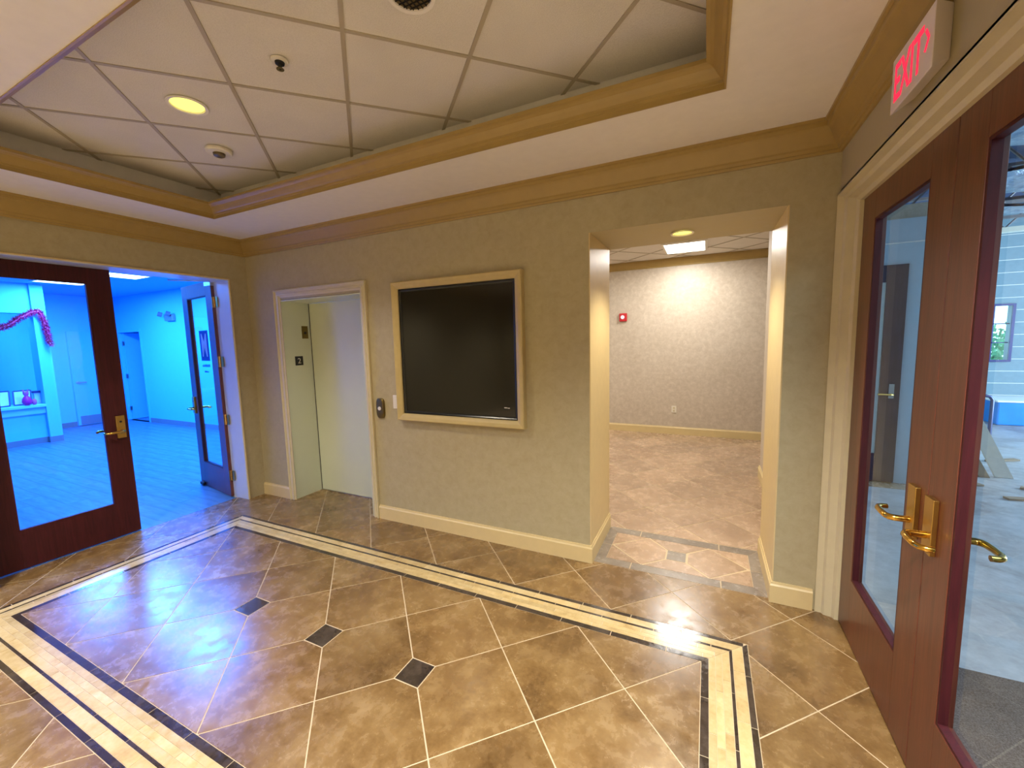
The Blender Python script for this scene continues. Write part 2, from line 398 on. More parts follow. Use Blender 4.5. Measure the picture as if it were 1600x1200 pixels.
# inlaid border: rows given as (offset0, offset1, material, joint phase, name)
rows = [(0, .030, 'dark_stone', .05, 'dark_border_strip'), (.032, .058, 'cream_stone', .18, 'cream_border_strip'),
        (.0595, .086, 'cream_stone', .05, 'cream_border_strip'), (.0875, .117, 'cream_stone', .12, 'cream_border_strip'),
        (.119, .131, 'dark_stone', .0, 'dark_border_strip'), (.133, .176, 'cream_stone', .15, 'cream_border_strip'),
        (.178, .2, 'dark_stone', .09, 'dark_border_strip')]
L = .2665
for o0, o1, mt, ph, nm in rows:
    for side in range(4):
        hx = (ri[1]-ri[0])/2; hy = (ri[3]-ri[2])/2
        half, dist = (hx, hy) if side % 2 == 0 else (hy, hx)
        t = -half-o1-ph*.6; cuts = [t]
        while t < half+o1: t += L; cuts.append(t)
        for a, b_ in zip(cuts, cuts[1:]):
            a += .0018; b_ -= .0018
            q = [(a, dist+o0), (b_, dist+o0), (b_, dist+o1), (a, dist+o1)]
            q = clip(q, 1, -1, half-dist-.0015); q = clip(q, -1, -1, half-dist-.0015)  # mitres
            if len(q) < 3 or parea(q) < 1e-4: continue
            an = -side*math.pi/2; ca, sa = round(math.cos(an)), round(math.sin(an))
            put_tile([[(cx0+x*ca-y*sa, cy0+x*sa+y*ca) for x, y in q]], nm, mt)
# threshold panel inside the opening
tx0, tx1, ty0, ty1 = 3.418, 4.44, .022, .585; ix0, ix1, iy0, iy1 = 3.487, 4.368, .100, .500
h_ = .003
def tq(pts, nm, mt): put_tile([pts], nm, mt)
for a, b_ in ((tx0, 3.658), (3.658, 4.192), (4.192, tx1)):
    for y0, y1, yi in ((ty0, iy0, iy0), (ty1, iy1, iy1)):
        pl = [(a+h_, y0), (b_-h_, y0), (min(b_-h_, ix1) if b_ == tx1 else b_-h_, yi), (max(a+h_, ix0) if a == tx0 else a+h_, yi)]
        tq(pl, 'grey_border_strip', 'threshold_stone')
for x0, x1 in ((tx0, ix0), (tx1, ix1)):
    for (a, a2), (b_, b2) in (((ty0, iy0), (.295, .295)), ((.295, .295), (ty1, iy1))):
        s1 = 1 if b_ > a else -1
        tq([(x0, a+h_), (x1, a2+h_), (x1, b2-h_), (x0, b_-h_)], 'grey_border_strip', 'threshold_stone')
mxx = (ix0+ix1)/2
for sgn in (-1, 1):
    X = lambda x: mxx+sgn*(mxx-x)
    def tt(pts):
        c = (sum(p[0] for p in pts)/len(pts), sum(p[1] for p in pts)/len(pts))
        tq([(X(c[0]+(p[0]-c[0])*.965), c[1]+(p[1]-c[1])*.96) for p in pts], 'tile', 'corridor_stone')
    tt([(3.5, .3), (3.72, iy0), (3.86, .235), (3.86, .365), (3.72, iy1)])
    tt([(ix0, iy0), (3.72, iy0), (ix0, .3)]); tt([(ix0, .3), (3.72, iy1), (ix0, iy1)])
for y0, y1 in ((iy0, .235), (iy1, .365)):
    tq([(3.735, y0+.004*(1 if y0 < .3 else -1)), (2*mxx-3.735, y0+.004*(1 if y0 < .3 else -1)), (3.985, y1-.004*(1 if y0 < .3 else -1)), (3.866, y1-.004*(1 if y0 < .3 else -1))], 'tile', 'corridor_stone')
tq([(3.866, .239), (3.985, .239), (3.985, .361), (3.866, .361)], 'accent_tile', 'threshold_stone')

# ================================================================== WALLS
cs = dict(kind='structure')
b = B().box(-.25, .455, 0, .32, 0, 2.95).box(.455, 1.47, 0, .32, 1.935, 2.95).box(1.47, 3.403, 0, .57, 0, 2.95)
b.box(3.403, 4.4496, 0, .57, 2.1575, 2.95).box(4.4496, 4.785, 0, .57, 0, 2.95)
wall_back = b.build('wall_back', 'suede_wallpaper', label='taupe suede-look back wall with elevator, display and square opening', category='wall', **cs)
# cream painted reveals of the opening (thin linings fixed to the wall)
o = B().box(3.403, 3.409, .001, .571, .118, 2.1575).build('jamb_lining', 'cream_trim', wall_back)
o = B().box(4.4436, 4.4496, .001, .571, .118, 2.1575).build('jamb_lining', 'cream_trim', wall_back)
b = B().box(-.24, 0, -.17, 0, 0, 2.95).box(-.24, 0, -5.4, -1.79, 0, 2.95).box(-.24, 0, -1.79, -.17, 2.145, 2.95)
B_l = b.build('wall_left', 'suede_wallpaper', label='taupe suede-look left wall around the office doors', category='wall', **cs)
b = B().box(W, 4.86, -5.4, -1.725, 0, 2.95).box(W, 4.86, -1.725, -.004, 2.17, 2.95)
b.build('wall_right', 'suede_wallpaper', label='taupe suede-look right wall over the double doors', category='wall', **cs)
B().box(-.24, 4.86, -5.6, -5.4, 0, 2.95).build('wall_front', 'suede_wallpaper', label='taupe end wall of the hall behind the camera', category='wall', **cs)

# ================================================================== CEILING
TX0, TX1, TY1, TY0 = .574, 4.126, -.575, -1.877     # soffit edge of the tray
RX0, RX1, RY1, RY0 = .45, 4.25, -.435, -2.02        # recess walls
b = B().box(0, W, TY1, 0, H, H+.09).box(0, W, -5.4, TY0, H, H+.09).box(0, TX0, TY0, TY1, H, H+.09).box(TX1, W, TY0, TY1, H, H+.09)
ceiling = b.build('ceiling', 'soffit_paint', label='pale painted soffit around the recessed tray ceiling', category='ceiling', org=(2.3, -1.2, H), **cs)
b = B().box(RX0-.05, RX0, RY0-.05, RY1+.05, H+.09, HT+.05).box(RX1, RX1+.05, RY0-.05, RY1+.05, H+.09, HT+.05)
b.box(RX0, RX1, RY1, RY1+.05, H+.09, HT+.05).box(RX0, RX1, RY0-.05, RY0, H+.09, HT+.05)
b.build('tray_side', 'soffit_paint', ceiling)
B().box(RX0, RX1, RY0, RY1, HT+.02, HT+.05).build('ceiling_deck', 'soffit_paint', ceiling)
cg = .5205; can_c = [(1.64, -1.26), (3.095, -1.265)]
for cell in diag_cells(.526, 2.309, cg, .016, (RX0, RX1, RY0, RY1)):
    p = clip_rect(cell, (RX0+.004, RX1-.004, RY0+.004, RY1-.004))
    if len(p) >= 3 and parea(p) > 5e-4: B().prism(ccw(p), HT+.003, HT+.018).build('ceiling_tile', 'acoustic_tile', ceiling)
def tbars(par, d0, e0, r, z, w=.017):
    for fam in (0, 1):
        base = d0 if fam == 0 else e0
        for k in range(-12, 14):
            c = base+k*cg; poly = [((c+s_*w/2+t_)*R2, (c+s_*w/2-t_)*R2) if fam == 0 else ((t_+c+s_*w/2)*R2, (t_-c-s_*w/2)*R2) for s_, t_ in ((-1, -9), (1, -9), (1, 9), (-1, 9))]
            p = clip_rect(poly, r)
            if len(p) >= 3 and parea(p) > 1e-3: B().prism(ccw(p), z-.002+fam*.0006, z+.004).build('grid_bar', 'grid_metal', par)
tbars(ceiling, .526, 2.309, (RX0, RX1, RY0, RY1), HT)
# crowns
crown = [(0, -.1394), (.010, -.1394), (.014, -.128), (.022, -.126), (.026, -.112), (.036, -.106), (.05, -.078), (.066, -.048), (.074, -.038), (.080, -.034), (.082, -.016), (.092, -.013), (.092, 0), (0, 0)]
B().sweep([(0, -5.4), (W, -5.4), (W, 0), (0, 0)], crown, (0, 0, H), (1, 0, 0), (0, 1, 0), (0, 0, 1), closed=True).build('trim_crown', 'crown_paint', label='ochre painted crown moulding round the lobby walls', category='moulding', **cs)
tc = [(.003, -.004), (.003, .018), (.006, .02), (.008, .03), (.02, .036), (.034, .052), (.044, .066), (.058, .074), (.071, .078), (.071, .094), (-.13, .094), (-.13, .09), (-.004, .09), (-.004, -.004)]
B().sweep([(TX0, TY0), (TX1, TY0), (TX1, TY1), (TX0, TY1)], [(w, t) for w, t in tc], (0, 0, H), (1, 0, 0), (0, 1, 0), (0, 0, 1), closed=True).build('trim_tray', 'crown_paint', label='ochre crown moulding around the tray ceiling recess', category='moulding', **cs)
# baseboards
bp_ = [(0, 0), (.018, 0), (.018, .1), (.012, .108), (.010, .118), (0, .118)]
def base(path, name, lab, mat='cream_trim', par=None, prof=bp_):
    return B().sweep(path, prof, (0, 0, 0), (1, 0, 0), (0, 1, 0), (0, 0, 1)).build(name, mat, par, label=lab, category='baseboard', **cs)
base([(.395, 0), (.0, 0)], 'baseboard_left', 'short cream baseboard left of the elevator casing')
base([(3.403, .57), (3.403, 0), (1.552, 0)], 'baseboard_back', 'cream baseboard under the display, turning into the opening')
base([(4.632, 0), (4.4496, 0), (4.4496, .57)], 'baseboard_right', 'cream baseboard right of the opening, turning into it')

# ================================================================== ELEVATOR (door 1)
casing = [(0, 0), (0, .022), (.008, .028), (.016, .022), (.02, .014), (.034, .012), (.04, .018), (.052, .018), (.058, .008), (.072, .006), (.072, 0)]
fr = B().sweep([(1.548, 0), (1.548, 2.026), (.4, 2.026), (.4, 0)], casing, (0, 0, 0), (1, 0, 0), (0, 0, 1), (0, -1, 0)).build('trim_elevator', 'casing_paint', label='moulded cream casing around the elevator entrance', category='moulding', **cs)
b = B().box(.451, .457, .0, .32, 0, 1.937).box(1.468, 1.474, 0, .32, 0, 1.937).box(.451, 1.474, 0, .32, 1.931, 1.937)
b.box(.40, .472, -.001, .0, 0, 2.0)
el = thing('door_1', (.96, .3, 0), label='pale cream elevator door set back in its casing', category='elevator door', **cs)
B().box(.457, .462, .001, .31, .0, 1.931).box(1.463, 1.468, .001, .31, 0, 1.931).box(.457, 1.468, .001, .31, 1.922, 1.931).build('jamb', 'elevator_paint', el)
B().box(.468, 1.46, .302, .318, .006, 1.921).build('door_panel', 'elevator_paint', el, bev=.002)
B().box(.462, .468, .300, .318, .004, 1.921).build('door_seal', 'dark_slot', el)
B().box(.457, 1.468, .298, .319, .0, .006).build('sill_track', 'satin_nickel', el)
nb = thing('floor_number_plate', (.463, .15, 1.31), label='small dark square plate with pale numeral 2 on elevator jamb', category='sign')
B().box(.462, .466, .107, .192, 1.314, 1.403).build('plate', 'dark_plate', nb, bev=.001)
text_obj('2', 'numeral', 'white_plastic', nb, (.4662, .150, 1.359), (0, 1, 0), (0, 0, 1), (1, 0, 0), .052)
ind = thing('elevator_indicator', (.463, .24, 1.58), label='brass indicator plate with round button high on elevator jamb', category='panel')
B().box(.462, .467, .204, .271, 1.575, 1.698).build('plate', 'antique_brass', ind, bev=.001)
B().lathe((.467, .238, 1.63), [(.014, 0), (.013, .004), (.0, .005)], 16, 'x').build('button', 'dark_plate', ind)
cb = thing('call_button_panel', (1.631, -.002, .94), label='olive brass oval call button panel beside the elevator casing', category='call button')
pts = []
for k in range(24):
    a = 2*math.pi*k/24; pts.append((1.629+.043*math.copysign(abs(math.cos(a))**.6, math.cos(a)), .968+.085*math.copysign(abs(math.sin(a))**.5, math.sin(a))))
b = B(); n = len(pts)
for yy, k in ((-.001, 1), (-.012, 1), (-.020, .86)):
    for p in pts: b.v.append((1.629+(p[0]-1.629)*k, yy, .968+(p[1]-.968)*k))
for r_ in range(2):
    for k in range(n): b.f.append((r_*n+k, r_*n+(k+1)%n, (r_+1)*n+(k+1)%n, (r_+1)*n+k))
b.f.append(tuple(2*n+k for k in range(n))); b.build('plate', 'antique_brass', cb, smooth=True)
B().lathe((1.629, -.02, .968), [(.016, 0), (.016, -.005), (.011, -.007)], 18, 'y').build('button', 'white_plastic', cb)
sw = thing('light_switch', (1.797, -.002, .975), label='white rocker light switch at the left edge of the display frame', category='switch')
B().box(1.766, 1.836, -.008, -.001, .972, 1.084).build('plate', 'white_plastic', sw, bev=.003)
B().box(1.787, 1.815, -.012, -.008, .995, 1.061).build('rocker', 'white_plastic', sw, bev=.002)

# ================================================================== DISPLAY
tv = thing('framed_display', (2.4, 0, .885), label='large square black screen in an ochre wooden frame on the wall', category='screen')
x0, x1, z0, z1 = 1.843, 2.958, .890, 1.976
B().sweep([(x0, z0), (x1, z0), (x1, z1), (x0, z1)], [(0, 0), (0, .05), (.006, .055), (.03, .05), (.05, .04), (.055, .034), (.055, 0)], (0, 0, 0), (1, 0, 0), (0, 0, 1), (0, -1, 0), closed=True).build('frame', 'frame_gold', tv)
B().sweep([(x0+.055, z0+.055), (x1-.055, z0+.055), (x1-.055, z1-.055), (x0+.055, z1-.055)], [(0, 0), (0, .028), (.008, .03), (.014, .026), (.022, .024), (.022, 0)], (0, 0, 0), (1, 0, 0), (0, 0, 1), (0, -1, 0), closed=True).build('bezel', 'screen_bezel', tv)
B().box(x0+.077, x1-.077, -.022, -.001, z0+.077, z1-.077).build('glass', 'black_glass', tv)
B().box(2.795, 2.818, -.0235, -.022, 1.028, 1.034).box(2.822, 2.838, -.0235, -.022, 1.027, 1.032).build('pale_mark', 'white_plastic', tv)  # two small pale bars low on the screen

# ================================================================== GLAZED TIMBER DOORS
def lever(par, org, ax, nz, flip=1):
    """org: spindle point on door face; nz: outward normal; ax: lever direction (unit vectors)"""
    o_, a_, n_ = Vector(org), Vector(ax), Vector(nz)
    path = [o_+n_*.0]; 
    path += [o_+n_*.040, o_+n_*.052+a_*.006, o_+n_*.058+a_*.018, o_+n_*.060+a_*.045, o_+n_*.059+a_*.085, o_+n_*.052+a_*.104, o_+n_*.040+a_*.112, o_+n_*.024+a_*.113]
    return B().tube(path, [.011, .011, .011, .0105, .010, .0095, .009, .009, .009], 12).build('lever', 'polished_brass', par, smooth=True)
def glazed_door(name, O, d, n, w, label, stile=.155, gz0=.31, gz1=2.0, zt=2.147, th=.042, mat='mahogany', lev=None, hinge_at_start=True, levmat=None):
    """O start corner on the front face at floor, d along the width, n outward normal of the seen face"""
    O, d, n = Vector(O), Vector(d).normalized(), Vector(n).normalized(); z = Vector((0, 0, 1))
    t = thing(name, O+d*w/2, label=label, category='door', **cs)
    def bx(u0, u1, v0, v1, t0, t1, nm, mt, bev=0):
        c = O+d*(u0+u1)/2+z*(v0+v1)/2-n*(t0+t1)/2
        return B().obox(c, d*(u1-u0)/2, n*(t1-t0)/2, z*(v1-v0)/2).build(nm, mt, t, org=tuple(c), bev=bev)
    bx(0, stile, .008, zt, 0, th, 'stile', mat, .0015); bx(w-stile, w, .008, zt, 0, th, 'stile', mat, .0015)
    bx(stile, w-stile, gz1, zt, 0, th, 'top_rail', mat); bx(stile, w-stile, .008, gz0, 0, th, 'bottom_rail', mat)
    gp = bx(stile, w-stile, gz0, gz1, th*.62, th*.72, 'glass_pane', 'clear_glass')
    b = B()
    for u0, u1, v0, v1 in ((stile, stile+.010, gz0, gz1), (w-stile-.010, w-stile, gz0, gz1), (stile+.01, w-stile-.01, gz0, gz0+.010), (stile+.01, w-stile-.01, gz1-.01, gz1)):
        b.obox(O+d*(u0+u1)/2+z*(v0+v1)/2-n*th*.33, d*(u1-u0)/2, n*th*.28, z*(v1-v0)/2)
    b.build('shaded_glazing_bead', 'mahogany_dark', t)  # darker wood colour stands in for shade inside the glass recess
    if lev is not None:
        u, side = lev          # position of the plate, direction of the lever (+1 along d)
        for nn, off in ((n, 0), (-n, th)):
            c = O+d*u+z*.893-n*off
            e = B().obox(c+nn*.0075, d*.028, nn*.0075, z*.09).build('escutcheon', 'satin_brass', t, bev=.002)
            lo = c+nn*.014-z*.032
            lever(e, tuple(lo), d*side, nn)
        c = O+d*u+z*.935+n*.015
        B().lathe(tuple(c), [(.008, 0)]+[(.008, .003), (.006, .004)], 12, 'x' if abs(n.x) > .7 else 'y').build('lock_cylinder', 'dark_slot', t)
    return t
XR = 4.736
d4 = glazed_door('door_4', (XR, -.057, 0), (0, -1, 0), (-1, 0, 0), .809, 'mahogany glazed door with brass lever, farther leaf of the right pair', lev=(.737, -1))
d5 = glazed_door('door_5', (XR, -.870, 0), (0, -1, 0), (-1, 0, 0), .812, 'mahogany glazed door with brass lever, nearer leaf of the right pair', stile=.150, lev=(.044, 1))
rc = [(0, 0), (0, .010), (.010, .012), (.014, -.016), (.028, -.024), (.034, -.056), (.050, -.066), (.052, -.13), (-.02, -.13), (-.02, 0)]
rc = [(w, t) for w, t in rc]
B().sweep([(-.003, 0), (-.003, 2.172), (-1.735, 2.172), (-1.735, 0)], rc, (W, 0, 0), (0, 1, 0), (0, 0, 1), (-1, 0, 0)).build('trim_right_casing', 'casing_paint', label='stepped cream casing around the right double doors', category='moulding', **cs)
# left pair
XL = -.17
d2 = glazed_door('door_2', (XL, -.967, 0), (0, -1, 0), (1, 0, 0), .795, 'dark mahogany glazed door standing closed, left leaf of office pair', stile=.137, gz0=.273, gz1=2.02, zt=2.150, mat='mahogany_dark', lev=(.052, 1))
an = math.radians(9.5); dv = Vector((-math.cos(an), math.sin(an), 0)); nv = Vector((-math.sin(an), -math.cos(an), 0))
d3 = glazed_door('door_3', (-.225, -.214, 0), dv, nv, .775, 'dark glazed door swung open into the blue-lit office, M logo on glass', stile=.137, gz0=.273, gz1=2.02, zt=2.150, mat='mahogany', lev=(.722, -1))  # lighter, glossier wood than its pair, standing in for grazing glare
jb = [(0, 0), (0, .012), (.008, .014), (.016, .010), (.018, -.24), (.0, -.24)]
B().sweep([(-.17, 0), (-.17, 2.147), (-1.79, 2.147), (-1.79, 0)], [(0, -.235), (0, .012), (.012, .014), (.016, .006), (.016, -.235)], (0, 0, 0), (0, 1, 0), (0, 0, 1), (1, 0, 0)).build('trim_left_casing', 'jamb_paint', label='pale painted door frame around the office doors', category='moulding', **cs)
B().sweep([(-.168, 0), (-.168, 2.149), (-1.792, 2.149), (-1.792, 0)], [(.016, 0), (.016, .012), (.006, .016), (0, .012), (0, 0)], (0, 0, 0), (0, 1, 0), (0, 0, 1), (1, 0, 0)).build('trim_left_bead', 'cream_trim', label='narrow cream bead round the office door opening', category='moulding', **cs)
for hz in (1.942, 1.369, .796, .225):      # brass hinges between frame and open leaf
    hg = B().box(-.200, -.165, -.198, -.194, hz-.05, hz+.05).build('hinge', 'satin_brass', d3)
    c = Vector((-.223, -.196, hz)); B().obox(c, (.003, 0, 0), (0, .018, 0), (0, 0, .05)).build('leaf_plate', 'satin_brass', hg)
    B().tube([(-.213, -.2, hz-.052), (-.213, -.2, hz+.052)], .0075, 10).build('knuckle', 'polished_brass', hg)
cl = B().obox((-.27, -.20, 2.118), (.05, 0, 0), (0, .02, 0), (0, 0, .018)).tube([(-.25, -.22, 2.142), (-.45, -.45, 2.142)], .006, 8).build('closer_arm', 'satin_nickel', d3)
ds = O3 = Vector((-.225, -.214, 0))+dv*.70+nv*.012
B().obox(tuple(ds+Vector((0, 0, .022))), dv*.045, nv*.012, (0, 0, .016)).build('door_stop', 'rubber', d3, bev=.006)
# M logo on the glass of the open leaf
pz = Vector((-.225, -.214, 0)); zz = Vector((0, 0, 1)); gl = lambda u, v_, t_=.0: pz+dv*u+zz*v_-nv*(.042*.62-.002-t_)
def dec(u0, u1, v0, v1, nm='logo_panel', mt='dark_blue_print', off=0.0):
    c = gl((u0+u1)/2, (v0+v1)/2, off); return B().obox(tuple(c), dv*(abs(u1-u0)/2), nv*.0006, zz*((v1-v0)/2)).build(nm, mt, d3, org=tuple(c))
mu0, mu1 = .255, .475     # u grows away from the hinge: left in the picture is larger u
dec(mu0, mu1, 1.375, 1.685)
c = gl((mu0+mu1)/2, 1.535); text_obj('M', 'logo_letter', 'frame_paper', d3, tuple(c+nv*.0008), tuple(-dv), (0, 0, 1), tuple(nv), .235, .0012, sx=.62, bold=.02)
b = B(); rng = random.Random(3)
for (ua, ub, zc, hh) in ((.27, .46, 1.325, .014), (.32, .42, 1.262, .009)):
    u = ua
    while u < ub:
        ww = rng.uniform(.008, .016); h2 = hh*rng.choice((.7, 1, 1)); c = gl(u+ww/2, zc-hh+h2); b.obox(tuple(c), dv*(ww/2*.8), nv*.0006, zz*h2); u += ww+.004
b.build('logo_lettering', 'dark_blue_print', d3)

# ================================================================== EXIT SIGN
ex = thing('exit_sign', (W, -.91, 2.2), label='white exit sign with red letters above the right double doors', category='sign')
fx = W-.052; b = B()
fr_ = [(fx, -1.048, 2.195), (fx, -.770, 2.195), (fx, -.770, 2.362), (fx, -1.048, 2.362)]
bk = [(W, -1.003, 2.225), (W, -.80, 2.225), (W, -.80, 2.366), (W, -1.003, 2.366)]
b.v = fr_+bk; b.f = [(0, 1, 2, 3), (7, 6, 5, 4), (0, 4, 5, 1), (1, 5, 6, 2), (2, 6, 7, 3), (3, 7, 4, 0)]
b.build('housing', 'sign_plastic', ex, bev=.004)
text_obj('EXIT', 'letters', 'exit_red', ex, (fx-.0004, -.893, 2.279), (0, -1, 0), (0, 0, 1), (-1, 0, 0), .112, .001, sx=.60, bold=.014)
b = B()
for sg in (-1, 1): b.obox((fx-.001, -1.012, 2.285+sg*.013), (.0008, 0, 0), Vector((0, -.009, -.013*sg))*1.15, Vector((0, -.0035, .0025*sg)))
b.build('arrow', 'exit_red', ex)

# ================================================================== CEILING FITTINGS
def can(x, y, z, label, lit, r=.075):
    t = thing('recessed_downlight', (x, y, z), label=label, category='ceiling light')
    B().lathe((x, y, z), [(r, .022), (r*1.0, .004), (r*1.03, -.001), (r*1.18, -.004), (r*1.2, .0), (r*1.2, .004), (r*1.06, .006), (r*1.06, .022)], 36).build('trim_ring', 'soffit_paint', t, smooth=True) if False else None
    b = B(); seg = 36; prof = [(r*.98, .004), (r, -.002), (r*1.17, -.004), (r*1.2, .001)]
    for pr, ph in prof:
        for a in range(seg): an_ = 2*math.pi*a/seg; b.v.append((x+pr*math.cos(an_), y+pr*math.sin(an_), z+ph))
    for k in range(3):
        for a in range(seg): b.f.append((k*seg+a, k*seg+(a+1)%seg, (k+1)*seg+(a+1)%seg, (k+1)*seg+a))
    b.build('trim_ring', 'soffit_paint', t, smooth=True)
    if lit: B().lathe((x, y, z), [(r*.97, .0045), (r*.5, .0042), (.001, .004)], 36).build('lens', 'can_glow', t)
    else:
        B().lathe((x, y, z), [(r*.97, .0042), (r*.97, .0030)], 36).build('reflector', 'unlit_reflector', t)
        b = B()
        for k in range(-3, 4):
            hw = math.sqrt(max(0, (r*.95)**2-(k*.018)**2)); b.box(x+k*.018-.0015, x+k*.018+.0015, y-hw, y+hw, z-.001, z+.003); b.box(x-hw, x+hw, y+k*.018-.0015, y+k*.018+.0015, z-.001, z+.003)
        b.build('louvre', 'dark_slot', t)
    return t
can(1.64, -1.26, HT-.003, 'lit yellow recessed downlight in the tray ceiling', True)
can(3.095, -1.275, HT-.003, 'unlit recessed downlight with louvre at the top edge of the photo', False)
can(3.925, .305, 2.1515, 'lit yellow recessed downlight in the soffit of the square opening', True, .058)
sd = thing('smoke_detector', (1.262, -.90, HT), label='round white smoke detector on the tray ceiling near its corner', category='smoke detector')
B().lathe((1.262, -.90, HT-.001), [(.074, .0), (.074, -.012), (.066, -.020), (.03, -.022)], 32).build('base', 'white_plastic', sd, smooth=True)
B().lathe((1.262, -.90, HT-.022), [(.034, 0), (.032, -.014), (.022, -.020), (.004, -.021)], 24).build('sensor_head', 'unlit_reflector', sd, smooth=True)
sp = thing('sprinkler_head', (2.363, -1.262, HT), label='small sprinkler head in its white escutcheon on the tray ceiling', category='sprinkler')
B().lathe((2.363, -1.262, HT-.001), [(.036, 0), (.034, -.006), (.022, -.008)], 24).build('escutcheon_ring', 'white_plastic', sp, smooth=True)
B().lathe((2.363, -1.262, HT-.009), [(.020, 0), (.018, -.008), (.008, -.012), (.007, -.026), (.004, -.03)], 16).build('nozzle', 'dark_slot', sp, smooth=True)
B().lathe((2.363, -1.262, HT-.036), [(.016, 0), (.016, -.002)], 16).build('deflector', 'antique_brass', sp)

# ================================================================== CORRIDOR BEYOND THE OPENING
ZB = 2.655
wc = B().box(1.2, 6.2, 4.1, 4.2, 0, 2.95).build('wall_corridor_back', 'corridor_wallpaper', label='pale mottled far wall seen through the square opening', category='wall', **cs)
B().box(4.62, 4.76, .57, 2.36, 0, 2.95).build('wall_corridor_right', 'corridor_wallpaper', label='short pale wall return just inside the opening', category='wall', **cs)
B().box(1.1, 1.2, .57, 4.2, 0, 2.95).build('wall_corridor_left', 'corridor_wallpaper', label='plain end wall of the corridor, left of the opening', category='wall', **cs)
B().box(6.1, 6.2, 2.72, 4.1, 0, 2.70).box(5.02, 6.2, 2.71, 2.75, 0, 2.70).build('wall_corridor_end', 'corridor_wallpaper', label='plain end wall of the corridor, right of the opening', category='wall', **cs)
B().box(4.78, 6.1, 2.4, 4.1, -.12, -.0).build('floor_corridor_end', 'corridor_stone', floor)
base([(6.1, 4.1), (1.2, 4.1)], 'baseboard_corridor', 'cream baseboard along the far corridor wall')
base([(4.62, .57), (4.62, 2.36)], 'baseboard_corridor_return', 'cream baseboard on the short wall return inside the opening')
ceb = B().box(1.2, 4.76, .57, 2.4, ZB+.02, ZB+.04).box(1.2, 6.1, 2.72, 4.1, ZB+.02, ZB+.04).box(1.2, 5.0, 2.4, 2.72, ZB+.02, ZB+.04).build('ceiling_corridor', 'soffit_paint', label='tiled ceiling of the corridor beyond the opening', category='ceiling', **cs)
for cell in diag_cells(4.846, -.636, cg, .016, (2.3, 5.2, .6, 4.1)):
    p = clip_rect(cell, (2.3, 5.2, 1.2, 4.095))
    if len(p) >= 3 and parea(p) > 5e-4: B().prism(ccw(p), ZB+.003, ZB+.018).build('ceiling_tile', 'acoustic_tile', ceb)
tbars(ceb, 4.846, -.636, (2.3, 5.2, 1.2, 4.095), ZB)
B().sweep([(6.1, 4.1), (1.2, 4.1)], [(0, -.11), (.01, -.11), (.014, -.09), (.03, -.08), (.05, -.05), (.066, -.03), (.072, -.012), (.08, -.01), (.08, 0), (0, 0)], (0, 0, ZB), (1, 0, 0), (0, 1, 0), (0, 0, 1)).build('trim_corridor_crown', 'crown_paint', label='ochre crown moulding along the far corridor wall', category='moulding', **cs)
tr = thing('ceiling_troffer', (3.79, 3.33, ZB), label='bright white square ceiling light panel seen through the opening', category='ceiling light')
B().sweep([(3.53, 3.0), (4.06, 3.0), (4.06, 3.66), (3.53, 3.66)], [(0, -.004), (.03, -.012), (.03, .002), (0, .002)], (0, 0, ZB), (1, 0, 0), (0, 1, 0), (0, 0, 1), closed=True).build('frame', 'white_plastic', tr)
B().box(3.56, 4.03, 3.03, 3.63, ZB-.006, ZB+.001).build('diffuser', 'troffer_white', tr)
fa = thing('fire_alarm_strobe', (2.873, 4.1, 1.76), label='red fire alarm strobe on the pale far corridor wall', category='alarm')
B().box(2.815, 2.932, 4.06, 4.099, 1.762, 1.888).build('housing', 'red_plastic', fa, bev=.006)
B().lathe((2.868, 4.06, 1.828), [(.030, 0), (.026, -.014), (.012, -.022)], 16, 'y').build('lens', 'strobe_lens', fa, smooth=True)
ot = thing('wall_outlet', (3.644, 4.1, .335), label='white wall outlet low on the pale far corridor wall', category='outlet')
B().box(3.609, 3.679, 4.09, 4.0995, .338, .442).build('plate', 'white_plastic', ot, bev=.002)
for zz_ in (.368, .412): B().box(3.630, 3.658, 4.087, 4.09, zz_-.014, zz_+.014).build('receptacle', 'casing_paint', ot, bev=.001)

# ================================================================== BLUE OFFICE BEYOND THE LEFT DOORS
OZ = 2.62
fo = B().box(-11, -.24, -4, 3.3, -.12, -.0012).build('floor_office', 'office_base', label='grey vinyl plank floor of the blue-lit office', category='floor', kind='structure')
# vinyl planks
rng = random.Random(11); yy = -1.9; nrow = 0
while yy < 1.75:
    x = -.163-(nrow % 3)*.35; xa = -.163
    while xa > -7.35:
        xb = max(xa-(1.05 if xa < -.163 else .4+(nrow % 3)*.3), -7.4)
        lo, hi = xb+.002, (xa if xa == -.163 else xa-.002)
        if yy+.155 > -.17 and yy < -.17 or True:
            if xa == -.163 and (yy < -1.78 or yy+.155 > -.17): hi = -.245
            if hi-lo > .05: B().box(lo, hi, yy+.002, yy+.153, -.004, 0).build('plank', 'blue_lit_vinyl', fo)
        xa = xb
    yy += .155; nrow += 1
B().box(-10.6, -7.4, 1.75, 3.1, -.004, 0).box(-7.4, -5.0, 1.9, 3.1, -.004, 0).box(-7.22, -6.42, 1.74, 1.9, -.004, 0).build('corridor_plank_field', 'blue_lit_vinyl', fo)
ow = dict(category='wall', kind='structure')
B().box(-6.41, -.24, 1.76, 1.86, 0, 2.8).box(-7.27, -6.41, 1.76, 1.86, 1.88, 2.8).box(-7.5, -7.27, 1.76, 1.86, 0, 2.8).build('wall_office_right', 'blue_lit_office_paint', label='plain office wall with a doorway and emergency light', **ow)
B().box(-7.5, -7.4, -4, 1.76, 0, 2.8).build('wall_office_back', 'blue_lit_office_paint', label='office back wall behind the reception counter', **ow)
